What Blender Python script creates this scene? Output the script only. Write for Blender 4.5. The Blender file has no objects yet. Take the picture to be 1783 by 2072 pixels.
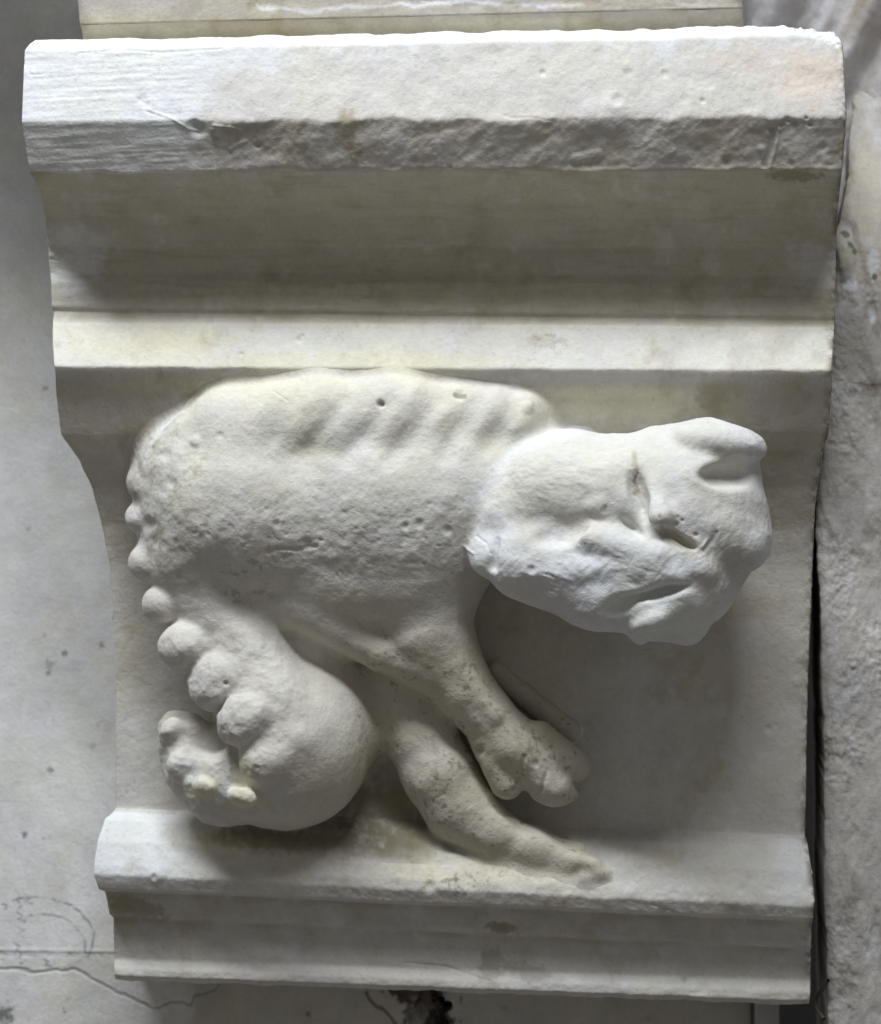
import bpy, math, numpy as np
from mathutils import Vector

# ------------------------------------------------------------------ units
# everything is first laid out in "units" of 0.25 mm; X right, Y into the wall, Z up
S = 0.00025
W, H = 1783.0, 2072.0
CX, CY = W/2, H/2
DIST = 4500.0
YAW = math.radians(6.5)
sc = bpy.context.scene
coll = sc.collection

# ------------------------------------------------------------------ camera
cam_d = bpy.data.cameras.new('camera')
cam = bpy.data.objects.new('camera', cam_d); coll.objects.link(cam)
CAM = np.array([DIST*math.sin(YAW), -DIST*math.cos(YAW), 0.0])
cam.location = Vector(CAM*S)
cam.rotation_euler = (math.radians(90), 0, YAW)
cam_d.sensor_fit = 'HORIZONTAL'; cam_d.sensor_width = 36
cam_d.lens = 36*DIST/W
cam_d.clip_start = 0.01; cam_d.clip_end = 50
cam_d.dof.use_dof = True; cam_d.dof.focus_distance = (DIST+60)*S; cam_d.dof.aperture_fstop = 9
sc.camera = cam

# ------------------------------------------------------------------ light
world = bpy.data.worlds.new('World'); sc.world = world; world.use_nodes = True
bg = world.node_tree.nodes['Background']
bg.inputs[0].default_value = (1.0, 0.972, 0.93, 1); bg.inputs[1].default_value = 0.15

def area(name, loc, target, sx, sy, power, color):
    l = bpy.data.lights.new(name, 'AREA'); l.shape = 'RECTANGLE'; l.size = sx; l.size_y = sy
    l.energy = power; l.color = color
    o = bpy.data.objects.new(name, l); coll.objects.link(o)
    o.location = loc
    o.rotation_euler = (Vector(target)-Vector(loc)).to_track_quat('-Z', 'Y').to_euler()
    return o
EL = math.radians(63.5); R0 = 1.5; TG = (0, 0.045, 0.10)
area('skylight', (-0.25, TG[1]-R0*math.cos(EL), TG[2]+R0*math.sin(EL)), TG, 1.6, 0.20, 38, (0.93, 0.965, 1.0))

sc.view_settings.view_transform = 'Standard'; sc.view_settings.look = 'None'
sc.view_settings.exposure = 0; sc.view_settings.gamma = 1
sc.view_settings.use_curve_mapping = False

# ------------------------------------------------------------------ maths helpers
cs, sn = math.cos(YAW), math.sin(YAW)
def unproj(px, py, d):
    """photo position + depth behind the front plane -> place in the corbel's own frame"""
    px, py, d = np.broadcast_arrays(np.asarray(px, float), np.asarray(py, float), np.asarray(d, float))
    rx = -sn*DIST + cs*(px-CX); ry = cs*DIST + sn*(px-CX); rz = -(py-CY)
    t = (d-CAM[1])/ry
    return np.stack([CAM[0]+t*rx, CAM[1]+t*ry, CAM[2]+t*rz], -1)

def _h(ix, iy, iz, seed):
    n = (ix.astype(np.uint32)*np.uint32(374761393) + iy.astype(np.uint32)*np.uint32(668265263)
         + iz.astype(np.uint32)*np.uint32(2246822519) + np.uint32((seed*974711+12345) & 0xffffffff))
    n = (n ^ (n >> np.uint32(13)))*np.uint32(1274126177)
    n = (n ^ (n >> np.uint32(16)))*np.uint32(2654435769)
    return ((n >> np.uint32(8)) & np.uint32(0xffff)).astype(np.float32)/65535.0
def vnoise(x, y, z, seed=0):
    x, y, z = [np.asarray(a, dtype=np.float64) for a in np.broadcast_arrays(x, y, z)]
    ix, iy, iz = np.floor(x), np.floor(y), np.floor(z)
    fx, fy, fz = x-ix, y-iy, z-iz
    ix, iy, iz = [a.astype(np.int64) & 0xffffffff for a in (ix, iy, iz)]
    fx, fy, fz = [f*f*f*(f*(f*6-15)+10) for f in (fx, fy, fz)]
    r = 0
    for a in (0, 1):
        for b in (0, 1):
            for c in (0, 1):
                w = (fx if a else 1-fx)*(fy if b else 1-fy)*(fz if c else 1-fz)
                r = r + w*_h((ix+a) & 0xffffffff, (iy+b) & 0xffffffff, (iz+c) & 0xffffffff, seed)
    return r*2-1
def fbm(x, y, z, scale, octv=4, seed=0, gain=0.5, ax=1.0, ay=1.0):
    r = 0; a = 1.0; tot = 0; s = 1.0/scale
    for o in range(octv):
        r = r + a*vnoise(x*s/ax, y*s/ay, z*s, seed+o*17); tot += a; a *= gain; s *= 2.03
    return r/tot*1.6
def sstep(a, b, x):
    t = np.clip((x-a)/(b-a), 0, 1); return t*t*(3-2*t)
def blob(x, y, cx, cy, rx, ry, rot=0, soft=0.35, warp=0.25, seed=3):
    c, s = math.cos(math.radians(rot)), math.sin(math.radians(rot))
    dx, dy = x-cx, y-cy
    u, v = (dx*c+dy*s)/rx, (-dx*s+dy*c)/ry
    r = np.sqrt(u*u+v*v)
    if warp: r = r + warp*fbm(x, y, 0, max(6, 0.45*min(rx, ry)), 4, seed)
    return 1-sstep(1-soft, 1+soft, r)
def stroke(x, y, pts, w, soft=1.0):
    best = np.full(np.shape(x), 1e9)
    for (ax, ay), (bx, by) in zip(pts[:-1], pts[1:]):
        dx, dy = bx-ax, by-ay
        t = np.clip(((x-ax)*dx+(y-ay)*dy)/(dx*dx+dy*dy+1e-9), 0, 1)
        best = np.minimum(best, np.hypot(x-ax-t*dx, y-ay-t*dy))
    return 1-sstep(w*(1-soft*0.5), w*(1+soft*0.5)+1e-6, best)
def mix(col, c, m):
    m = np.asarray(m)[..., None]
    return col*(1-m) + np.asarray(c)*m

# ------------------------------------------------------------------ object helpers
def empty(name, loc, label=None, cat=None, group=None):
    o = bpy.data.objects.new(name, None); coll.objects.link(o); o.location = Vector(loc)
    if label: o['label'] = label
    if cat: o['category'] = cat
    if group: o['group'] = group
    return o
def mesh_obj(name, V, F, m, parent=None, cols=None, label=None, cat=None, kind=None, smooth=True, origin=None):
    """V in units"""
    V = np.asarray(V, float).reshape(-1, 3)*S
    if origin is None: origin = np.array(parent.location) if parent else np.zeros(3)
    V = V-np.array(origin)
    me = bpy.data.meshes.new(name)
    F = np.asarray(F)
    me.vertices.add(len(V)); me.vertices.foreach_set('co', V.astype(np.float32).ravel())
    nf, k = F.shape
    me.loops.add(nf*k); me.loops.foreach_set('vertex_index', F.astype(np.int32).ravel())
    me.polygons.add(nf); me.polygons.foreach_set('loop_start', np.arange(0, nf*k, k, dtype=np.int32))
    try: me.polygons.foreach_set('loop_total', np.full(nf, k, dtype=np.int32))
    except Exception: pass
    me.polygons.foreach_set('use_smooth', np.full(nf, smooth))
    if cols is not None:
        at = me.color_attributes.new('tint', 'FLOAT_COLOR', 'POINT')
        c4 = np.ones((len(V), 4), np.float32); c4[:, :3] = np.asarray(cols).reshape(-1, 3)
        at.data.foreach_set('color', c4.ravel())
    me.update(calc_edges=True); me.validate()
    me.materials.append(m)
    o = bpy.data.objects.new(name, me); coll.objects.link(o)
    if parent: o.parent = parent
    else: o.location = Vector(origin)
    if label: o['label'] = label
    if cat: o['category'] = cat
    if kind: o['kind'] = kind
    return o
def grid_faces(nr, nc, flip=False):
    i = np.arange(nr-1)[:, None]*nc+np.arange(nc-1)[None, :]
    f = np.stack([i, i+nc, i+nc+1, i+1], -1).reshape(-1, 4)
    return f[:, ::-1] if flip else f
def grid_normals(P):
    du = np.gradient(P, axis=1); dv = np.gradient(P, axis=0)
    n = np.cross(dv, du); return n/(np.linalg.norm(n, axis=-1, keepdims=True)+1e-9)

# ------------------------------------------------------------------ materials
def plaster(name, bump=0.35, mottle=0.10, speck=0.5, rough=0.92, grain=1.0):
    m = bpy.data.materials.new(name); m.use_nodes = True
    nt = m.node_tree; N = nt.nodes; L = nt.links; N.clear()
    out = N.new('ShaderNodeOutputMaterial'); p = N.new('ShaderNodeBsdfPrincipled')
    p.inputs['Roughness'].default_value = rough
    try: p.inputs['Specular IOR Level'].default_value = 0.25
    except Exception: pass
    L.new(p.outputs[0], out.inputs[0])
    tc = N.new('ShaderNodeTexCoord'); at = N.new('ShaderNodeAttribute'); at.attribute_name = 'tint'
    def noise(scale, det=4, rgh=0.55, stretch=None):
        n = N.new('ShaderNodeTexNoise'); n.inputs['Scale'].default_value = scale
        n.inputs['Detail'].default_value = det; n.inputs['Roughness'].default_value = rgh
        if stretch:
            mp = N.new('ShaderNodeMapping'); mp.inputs['Scale'].default_value = stretch
            L.new(tc.outputs['Object'], mp.inputs[0]); L.new(mp.outputs[0], n.inputs['Vector'])
        else: L.new(tc.outputs['Object'], n.inputs['Vector'])
        return n
    def math_(op, a, b=None, c=None):
        x = N.new('ShaderNodeMath'); x.operation = op
        for i, v in enumerate((a, b, c)):
            if v is None: continue
            if isinstance(v, (int, float)): x.inputs[i].default_value = v
            else: L.new(v, x.inputs[i])
        return x.outputs[0]
    def rng(v, a, b, c, d):
        x = N.new('ShaderNodeMapRange'); L.new(v, x.inputs[0])
        for i, q in enumerate((a, b, c, d)): x.inputs[i+1].default_value = q
        return x.outputs[0]
    n1 = noise(60, 6, 0.6); n2 = noise(420, 5, 0.6); n3 = noise(1500, 3, 0.6)
    # value mottling
    v = math_('MULTIPLY', rng(n1.outputs[0], 0.3, 0.7, 1-mottle, 1+mottle*0.6), rng(n2.outputs[0], 0.3, 0.7, 1-mottle*0.6, 1+mottle*0.5))
    # sparse dark specks
    vo = N.new('ShaderNodeTexVoronoi'); vo.inputs['Scale'].default_value = 190
    L.new(tc.outputs['Object'], vo.inputs['Vector'])
    sep = N.new('ShaderNodeSeparateColor'); L.new(vo.outputs['Color'], sep.inputs[0])
    gate = rng(sep.outputs[0], 0.975, 0.99, 0, 1)
    rad = rng(sep.outputs[1], 0, 1, 0.03, 0.13)
    dist = math_('ADD', vo.outputs['Distance'], math_('MULTIPLY', math_('SUBTRACT', n3.outputs[0], 0.5), 0.22))
    sp = math_('MULTIPLY', math_('LESS_THAN', dist, rad), gate)
    v = math_('MULTIPLY', v, math_('SUBTRACT', 1.0, math_('MULTIPLY', sp, speck)))
    hv = N.new('ShaderNodeMix'); hv.data_type = 'RGBA'; hv.blend_type = 'MULTIPLY'; hv.inputs[0].default_value = 1
    L.new(at.outputs['Color'], hv.inputs[6])
    cmb = N.new('ShaderNodeCombineColor')
    nb = noise(35, 5, 0.6)
    L.new(v, cmb.inputs[0]); L.new(v, cmb.inputs[1])
    L.new(math_('MULTIPLY', v, rng(nb.outputs[0], 0.35, 0.65, 0.94, 1.03)), cmb.inputs[2])
    L.new(cmb.outputs[0], hv.inputs[7])
    L.new(hv.outputs[2], p.inputs['Base Color'])
    hgt = math_('ADD', math_('MULTIPLY', n2.outputs[0], 0.9*grain), math_('MULTIPLY', n3.outputs[0], 0.35*grain))
    hgt = math_('SUBTRACT', hgt, math_('MULTIPLY', sp, 0.5))
    b = N.new('ShaderNodeBump'); b.inputs['Strength'].default_value = bump; b.inputs['Distance'].default_value = 0.0009
    L.new(hgt, b.inputs['Height']); L.new(b.outputs[0], p.inputs['Normal'])
    return m
M_old = plaster('aged_plaster', 0.5, 0.08, 0.16)
M_beast = plaster('worn_plaster', 0.6, 0.08, 0.15)
M_wall = plaster('limewashed_slab', 0.5, 0.10, 0.4, grain=1.0)
M_rough = plaster('rough_plaster', 0.6, 0.12, 0.4)
def flat(name, col, rough=0.9):
    m = bpy.data.materials.new(name); m.use_nodes = True
    p = m.node_tree.nodes['Principled BSDF']; n = m.node_tree.nodes.new('ShaderNodeTexNoise')
    n.inputs['Scale'].default_value = 300
    r = m.node_tree.nodes.new('ShaderNodeValToRGB')
    r.color_ramp.elements[0].color = (col[0]*.6, col[1]*.6, col[2]*.6, 1); r.color_ramp.elements[1].color = (*[min(1, c*1.3) for c in col], 1)
    m.node_tree.links.new(n.outputs[0], r.inputs[0]); m.node_tree.links.new(r.outputs[0], p.inputs['Base Color'])
    p.inputs['Roughness'].default_value = rough
    return m

# plaster tints (albedo)
C_NEW = np.array([0.76, 0.772, 0.79]); C_BASE = np.array([0.65, 0.635, 0.61]); C_OLD = np.array([0.575, 0.545, 0.48])
C_YEL = np.array([0.72, 0.69, 0.555]); C_CREAM = np.array([0.735, 0.725, 0.67]); C_PINK = np.array([0.72, 0.63, 0.57])
C_STAIN_SHADE = np.array([0.27, 0.24, 0.16]); C_DIRT = np.array([0.16, 0.14, 0.11])  # first tint serves real stains and painted shade

# ------------------------------------------------------------------ corbel block: the moulding profile
#        yL    yR    depth  xL    xR
LV = [  (80,   50,   85,   72, 1688),   # 0 back of the top rim
        (86,   56,   58,   62, 1694),
        (100,  72,   34,   50, 1704),   # 2 front top edge
        (245,  236,  0,    44, 1712),   # 3 fascia lower edge
        (348,  343,  25,   60, 1703),   # 4 chamfer foot
        (385,  383,  70,   82, 1698),
        (440,  440,  120,  92, 1693),
        (500,  503,  146,  98, 1691),
        (552,  560,  150,  102, 1690),
        (575,  585,  143,  104, 1689),
        (600,  614,  137,  104, 1688),
        (621,  638,  134,  105, 1688),
        (631,  649,  137,  109, 1687),  # 12 crease
        (655,  663,  114,  107, 1687),
        (700,  706,  99,  107, 1685),
        (741,  749,  84,   110, 1683),
        (751,  759,  87,   112, 1682),  # 16
        (800,  808,  108,  114, 1681),
        (880,  872,  128,  124, 1676),  # 18
        (930,  925,  150,  160, 1662),
        (985,  985,  172,  186, 1652),
        (1060, 1065, 190,  206, 1646),
        (1140, 1145, 200,  222, 1643),
        (1250, 1255, 206,  231, 1639),
        (1400, 1410, 208,  235, 1633),
        (1632, 1692, 208,  234, 1628),  # 25
        (1640, 1703, 200,  230, 1630),
        (1655, 1717, 182,  213, 1634),
        (1700, 1762, 158,  198, 1641),
        (1750, 1816, 143,  190, 1646),
        (1767, 1836, 140,  190, 1647),  # 30
        (1797, 1862, 147,  200, 1643),
        (1802, 1869, 166,  214, 1641),  # 32
        (1846, 1917, 169,  222, 1640),
        (1853, 1924, 186,  230, 1639),
        (1938, 1984, 190,  231, 1639),
        (1958, 2010, 181,  231, 1639),
        (1972, 2027, 180,  232, 1638),
        (1979, 2034, 196,  234, 1636)]
LV = np.array(LV, float)
LV[3:, 2] *= 1.65          # true recession of the mouldings
STEP = 2.6
seg = np.maximum(2, np.ceil(np.hypot(np.diff(LV[:, 0]), np.diff(LV[:, 2]))/STEP).astype(int))
rows = []; lvl = []
for i, n in enumerate(seg):
    t = np.arange(n)/n
    rows.append(LV[i]*(1-t[:, None])+LV[i+1]*t[:, None]); lvl.append(i+t)
rows.append(LV[-1:]); lvl.append([len(LV)-1.0])
rows = np.concatenate(rows); lvl = np.concatenate(lvl)
def smooth1(a, k):
    w = np.ones(k)/k; p = k//2
    return np.stack([np.convolve(np.pad(a[:, j], p, mode='edge'), w, 'valid') for j in range(a.shape[1])], 1)
rs = smooth1(smooth1(rows, 3), 3); rs[0] = rows[0]; rs[-1] = rows[-1]
rows = rs
def block_depth(x, y):
    """depth of the moulded face behind photo position (x,y)"""
    x = np.asarray(x, float); y = np.asarray(y, float)
    out = np.zeros(np.broadcast(x, y).shape)
    xs = np.unique(x)
    for xv in xs:
        t = (xv-150)/(1660-150); yy = rows[:, 0]*(1-t)+rows[:, 1]*t
        m = (x == xv)
        out[m] = np.interp(y[m], yy, rows[:, 2])
    return out

NC = 640
BACK = 720.0
def build_block():
    nr = len(rows)
    t = np.linspace(0, 1, NC)
    yL, yR, d, xL, xR = [rows[:, i][:, None] for i in range(5)]
    # wear of the outlines
    rr = np.arange(nr)[:, None]
    px = xL+(xR-xL)*t[None, :]
    tt = (px-150)/(1660-150)
    py = yL*(1-tt)+yR*tt
    # lv index broadcast
    lv = np.repeat(lvl[:, None], NC, 1)
    # ---- displacement towards the viewer (units)
    z0 = np.zeros_like(px)
    g = 1.3*fbm(px, py, 0, 160, 3, 1)+0.45*fbm(px, py, 0, 22, 3, 2)
    cham = sstep(2.85, 3.1, lv)*(1-sstep(3.9, 4.02, lv))
    roughx = sstep(360, 470, px+25*fbm(px, py, 0, 40, 3, 9))
    rg = fbm(px, py, 0, 46, 5, 5, 0.62); rg2 = fbm(px, py, 0, 15, 3, 6, 0.6)
    g = g+cham*roughx*(4.0*fbm(px+0.5*py, py, 0, 75, 4, 5, 0.5)+0.4*rg2)
    fasc = sstep(1.9, 2.1, lv)*(1-sstep(2.9, 3.05, lv))
    g = g+fasc*roughx*(1.5*fbm(px, py, 0, 55, 4, 7, 0.5))
    newp = (1-roughx)*(lv < 4.05)
    g = g+newp*(0.62*fbm(px, py+0.05*px, 0, 6, 3, 11, 0.6, ax=14)+0.35*fbm(px, py, 0, 30, 2, 12))
    # brush strokes on the cove's left end, whose side light is painted white
    cv = (lv > 4.0)*(lv < 12)
    g = g+cv*0.35*fbm(px, py, 0, 7, 2, 14, ax=14)
    patch = cv*blob(px, py, 130, 520, 75, 62, seed=21)
    g = g+patch*(1.5+0.9*fbm(px, py-0.2*px, 0, 7, 3, 15, ax=9))
    g = g+cv*blob(px, py, 235, 525, 55, 40, seed=22)*(2.2*fbm(px, py, 0, 14, 4, 16, 0.6))
    bell = sstep(16.5, 17.5, lv)
    g = g+bell*0.8*fbm(px, py, 0, 55, 4, 18)
    ring = (lv > 25.5)*(lv < 31.5)
    g = g+ring*sstep(300, 420, px)*1.2*fbm(px, py, 0, 28, 4, 19)
    # bottom edge chipped lip
    lip = sstep(35.2, 36.6, lv)
    g = g+lip*(1.6*fbm(px, py, 0, 20, 4, 24, 0.6, ax=2.2))
    # pits, chips, lumps: x, y, r, depth(+ in)
    pits = [(1098, 147, 6, 4, ), (1245, 207, 22, -5), (1250, 203, 12, 5), (1422, 204, 5, 4), (1385, 200, 10, 2), (1345, 150, 8, 3), (1270, 147, 9, 2),
            (1595, 240, 7, 5), (1610, 248, 6, 5), (1583, 252, 6, 4), (1632, 237, 4, 4), (1560, 262, 7, 3), (1640, 252, 5, 4), (1540, 300, 8, -3), (1380, 335, 12, 3),
            (1470, 330, 10, 3), (1600, 332, 8, 3), (1665, 300, 9, 4), (288, 200, 9, 3), (296, 212, 7, 3), (400, 262, 14, 6), (392, 250, 9, 5), (440, 262, 12, -4),
            (520, 296, 6, 4), (395, 310, 16, 3), (910, 338, 5, 3), (605, 687, 6, 4), (612, 680, 4, 3), (488, 716, 4, 3), (865, 560, 4, 2), (1614, 580, 6, 4), (1085, 690, 10, 2),
            (385, 450, 10, 1), (1178, 1135, 8, 2), (1555, 1475, 7, 3), (1570, 1468, 5, 2), (1410, 1528, 9, 2), (1625, 1330, 12, -2.5), (1615, 1380, 10, -2.5), (1640, 1270, 10, 2),
            (315, 1773, 14, -3), (312, 1775, 6, 4), (1340, 1843, 7, 3), (870, 1795, 12, 5), (1420, 1815, 8, 2), (1500, 1800, 9, 2), (1560, 1800, 7, 2), (1385, 1985, 6, 4), (1425, 2003, 14, 3)]
    for (a, b, r, dp) in pits:
        q = np.hypot(px-a, py-b)/r
        g = g-dp*np.exp(-(q*q)**1.5)
    # flaked strokes
    for pts, w, dp in [([(300, 222), (345, 238), (385, 262), (404, 266)], 2, -1.6), ([(430, 252), (465, 256), (488, 264), (480, 272)], 2, -1.6), ([(465, 302), (482, 292), (498, 286)], 3, -1.8),
                       ([(275, 197), (290, 207), (292, 224), (310, 230)], 1.6, 1.4), ([(45, 118), (60, 150), (85, 152)], 1.4, 1.2),
                       ([(180, 395), (240, 402), (300, 397)], 1.6, 1.4), ([(160, 108), (240, 100), (330, 106), (450, 98)], 1.6, 1.4),
                       ([(310, 385), (345, 382), (390, 375)], 1.3, 1.2), ([(427, 628), (428, 690), (424, 740)], 1.2, 1.0), ([(1568, 262), (1560, 300), (1550, 335)], 7, 4), ([(1575, 262), (1568, 300), (1556, 338)], 4, -2.5),
                       ([(1165, 320), (1210, 313)], 9, -3), ([(1320, 1830), (1350, 1840), (1385, 1856)], 2, 1.8), ([(820, 1948), (900, 1955), (990, 1985)], 2, 1.6),
                       ([(1020, 232), (1120, 243)], 1.5, 1.5), ([(300, 1640), (420, 1652)], 1.5, -1.0)]:
        g = g-dp*stroke(px, py, pts, w, 1.2)
    # chipped corner, top right
    chip = blob(px, py, 1700, 62, 120, 22, rot=14, soft=.5, seed=31)*(lv < 2.6)
    P = unproj(px, py, d+0*px)
    n = grid_normals(P)
    n = np.where(n[..., 1:2] > 0, -n, n)
    P = P+n*g[..., None]
    # top rim irregular
    rim = 1-sstep(1.0, 2.5, lv)
    P[..., 2] += rim*(2.5*fbm(px, 0*px, 0, 60, 4, 33)-1.0) + rim*sstep(800, 1300, px)*1.2*fbm(px, 0*px, 0, 22, 3, 34)
    P[..., 2] -= chip*16*(0.6+0.4*fbm(px, py, 0, 20, 3, 35)); P[..., 1] += chip*12
    # worn lower fascia edge
    ed = np.exp(-((lv-3)/0.12)**2)*roughx
    P[..., 2] += ed*4.5*fbm(px, 0*px, 0, 45, 4, 36, 0.6)
    ed = np.exp(-((lv-4)/0.10)**2)
    P[..., 2] += ed*2.5*fbm(px, 0*px, 0, 50, 4, 37, 0.6)
    ed = np.exp(-((lv-15.6)/0.8)**2)
    P[..., 2] += ed*1.6*fbm(px, 0*px, 0, 60, 4, 38, 0.6)
    ed = np.exp(-((lv-30)/0.7)**2)*sstep(330, 500, px)
    P[..., 2] += ed*3.0*fbm(px, 0*px, 0, 40, 4, 39, 0.6)
    ed = np.exp(-((lv-34)/0.6)**2)
    P[..., 2] += ed*1.8*fbm(px, 0*px, 0, 120, 3, 40)
    lp = sstep(36.5, 37.6, lv)
    P[..., 2] += lp*2.0*fbm(px, 0*px, 0, 60, 4, 41, 0.6)
    # ---- tint
    col = np.ones(px.shape+(3,))*C_BASE
    big = fbm(px, py, 0, 190, 4, 50)
    col = mix(col, C_OLD, np.clip(0.18+0.4*big, 0, 1))
    covem = sstep(3.95, 4.05, lv)*(1-sstep(12.6, 13.2, lv))
    col = mix(col, C_OLD*np.array([0.97, 0.97, 0.94]), covem*np.clip(0.85+0.35*fbm(px, py, 0, 60, 4, 51, ax=3), 0, 1))
    fil = sstep(12.7, 13.4, lv)*(1-sstep(15.7, 16.4, lv))
    col = mix(col, C_CREAM, fil*np.clip(0.75+0.4*fbm(px, py, 0, 80, 3, 52), 0, 1))
    col = mix(col, C_YEL, fil*0.7*np.clip(blob(px, py, 260, 680, 190, 45, seed=5)+blob(px, py, 700, 735, 330, 22, seed=6), 0, 1))
    col = mix(col, C_YEL, covem*0.6*(lv > 8.6)*blob(px, py, 950, 600, 560, 32, seed=7))
    und = sstep(16.0, 16.6, lv)*(1-sstep(25, 26, lv))
    col = mix(col, C_OLD, und*np.clip(0.75-0.55*sstep(1100, 1500, py)+0.3*big, 0, 1))
    col = mix(col, C_YEL, und*0.8*blob(px, py, 1240, 815, 230, 34, seed=8))
    col = mix(col, C_YEL*0.9, und*0.8*blob(px, py, 430, 775, 200, 22, seed=8))
    col = mix(col, C_STAIN_SHADE*1.3, und*0.55*blob(px, py, 1440, 800, 32, 45, seed=9))
    col = mix(col, C_STAIN_SHADE*1.5, und*0.45*blob(px, py, 290, 905, 42, 60, rot=-30, seed=9))
    chm = cham*roughx
    col = mix(col, np.array([0.50, 0.465, 0.41]), chm*np.clip(0.55+0.5*fbm(px, py, 0, 50, 4, 53), 0, 1))
    col = mix(col, C_BASE*1.06, fasc*(0.75))
    col = mix(col, C_PINK, fasc*0.75*np.clip(blob(px, py, 1640, 160, 95, 60, seed=10)+blob(px, py, 1520, 120, 90, 30, seed=11)*0.7, 0, 1))
    col = mix(col, C_NEW, newp*0.95)
    col = mix(col, C_NEW, fasc*0.8*blob(px, py, 420, 110, 200, 38, seed=12, soft=.15))
    col = mix(col, C_BASE*1.08, 0.5*fasc*blob(px, py, 620, 120, 60, 30, seed=13, soft=.15))
    col = mix(col, C_NEW*1.02, sstep(500, 700, px)*(1-sstep(1.7, 2.15, lv+0.25*fbm(px, 0*px, 0, 30, 4, 54)))*0.9)
    col = mix(col, C_NEW, patch*0.85)  # fresh-plaster tint reused to paint side light on the left end
    col = mix(col, C_NEW, 0.9*(lv > 4)*(lv < 9)*blob(px, py, 1665, 530, 60, 50, seed=14)*0.5)  # same tint paints the lit right end of the cove
    ringtop = sstep(25.4, 26.2, lv)*(1-sstep(30.2, 30.8, lv))
    col = mix(col, C_NEW*1.0, ringtop*(1-sstep(310, 400, px+14*fbm(px, py, 0, 25, 3, 55))))
    col = mix(col, C_YEL*1.02, ringtop*0.75*np.clip(blob(px, py, 960, 1760, 230, 30, seed=15)+blob(px, py, 480, 1700, 90, 30, seed=16), 0, 1))
    col = mix(col, C_STAIN_SHADE*0.9, 0.75*(lv > 25)*blob(px, py, 540, 1700, 105, 24, rot=6, seed=17, soft=.6))  # stain together with the tail's shadow, painted on the ledge
    col = mix(col, C_STAIN_SHADE*0.7, 0.85*(lv > 24.5)*blob(px, py, 740, 1700, 200, 26, rot=3, seed=18, soft=.7))  # stain and painted tail shadow carried on towards the far leg
    col = mix(col, C_NEW, ringtop*0.6*sstep(1540, 1590, px))
    pl = sstep(31.2, 32, lv)
    col = mix(col, C_BASE*0.93, pl*0.8)
    col = mix(col, C_OLD*0.85, 0.45*pl*(lv < 33.6)*np.clip(0.6+fbm(px, py, 0, 50, 3, 56), 0, 1))
    # stains with their own shape
    for (a, b, rx, ry, rot, am, c) in [(702, 235, 20, 18, 0, .45, (0.5, 0.43, 0.28)), (700, 262, 24, 36, 5, .55, (0.36, 0.32, 0.20)), (715, 305, 18, 18, 0, .55, (0.30, 0.26, 0.16)), (850, 275, 17, 15, 0, .45, (0.3, 0.25, 0.2)),
                                       (1608, 355, 52, 13, 2, .6, (0.22, 0.19, 0.10)), (275, 1835, 60, 18, 15, .6, (0.30, 0.27, 0.17)), (240, 1850, 30, 30, 0, .4, (0.30, 0.27, 0.17)),
                                       (1020, 1878, 34, 11, 5, .65, (0.22, 0.20, 0.13)), (992, 1955, 22, 38, -8, .5, (0.30, 0.27, 0.2)), (1065, 1968, 50, 20, 8, .45, (0.30, 0.27, 0.22)),
                                       (950, 1790, 62, 15, -10, .0, (0.2, 0.19, 0.17)), (1325, 1735, 60, 22, -4, .35, (0.45, 0.40, 0.28)), (960, 335, 700, 10, 0, .0, (0.5, 0.45, 0.3)), (790, 560, 300, 30, 2, .16, (0.35, 0.32, 0.27)),
                                       (1250, 500, 320, 40, -2, .14, (0.38, 0.33, 0.25)), (480, 480, 60, 20, 0, .2, (.4, .38, .34)), (1100, 690, 30, 16, 0, .35, (0.4, 0.37, 0.28))]:
        if am: col = mix(col, c, am*blob(px, py, a, b, rx, ry, rot, soft=.3, warp=.35, seed=int(a) % 97))
    col = mix(col, C_STAIN_SHADE*0.8, 0.85*(lv > 23)*(lv < 28.4)*blob(px, py, 770, 1650, 125, 78, rot=20, seed=19, soft=.6))  # grime plus painted shadow in the pocket between tail and far leg
    # broken darker lines along the creases
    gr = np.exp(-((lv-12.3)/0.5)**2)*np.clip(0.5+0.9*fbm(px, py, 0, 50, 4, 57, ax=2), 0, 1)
    col = mix(col, C_STAIN_SHADE*1.15, 0.42*gr)
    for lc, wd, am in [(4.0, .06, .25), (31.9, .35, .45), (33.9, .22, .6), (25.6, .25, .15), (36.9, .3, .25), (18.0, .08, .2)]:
        col = mix(col, C_STAIN_SHADE*1.3, am*np.exp(-((lv-lc)/wd)**2)*np.clip(0.4+1.1*fbm(px, py, 0, 55, 4, 58, ax=2), 0, 1))
    # speckled mould on the lower ledge and on the face
    mo = np.clip(fbm(px, py, 0, 13, 4, 59, 0.65)-0.15, 0, 1)*2.2
    col = mix(col, C_DIRT*1.6, np.clip(mo, 0, 1)*0.7*(blob(px, py, 955, 1785, 75, 24, rot=-10, seed=4)+0.4*blob(px, py, 880, 1785, 130, 14, seed=4)+0.5*blob(px, py, 1100, 690, 50, 25, seed=4)))
    spk = np.clip(fbm(px, py, 0, 7, 2, 60)-0.95, 0, 1)*6
    col = mix(col, C_STAIN_SHADE, np.clip(spk, 0, 1)*0.2)
    col = mix(col, C_STAIN_SHADE*1.5, 0.28*np.clip(fbm(px, py, 0, 70, 5, 62, 0.65)-0.25, 0, 1)*(lv > 4)*2)
    col = mix(col, C_NEW, 0.25*np.clip(fbm(px, py, 0, 45, 5, 63, 0.65)-0.3, 0, 1)*2)
    # streaks in the cove
    st = np.clip(fbm(px, py, 0, 10, 3, 61, ax=8)-0.25, 0, 1)
    col = mix(col, C_STAIN_SHADE*1.4, covem*st*0.35)
    # side columns: from the corner back to the wall
    K = 34
    ks = np.linspace(0, 1, K)**1.3
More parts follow.
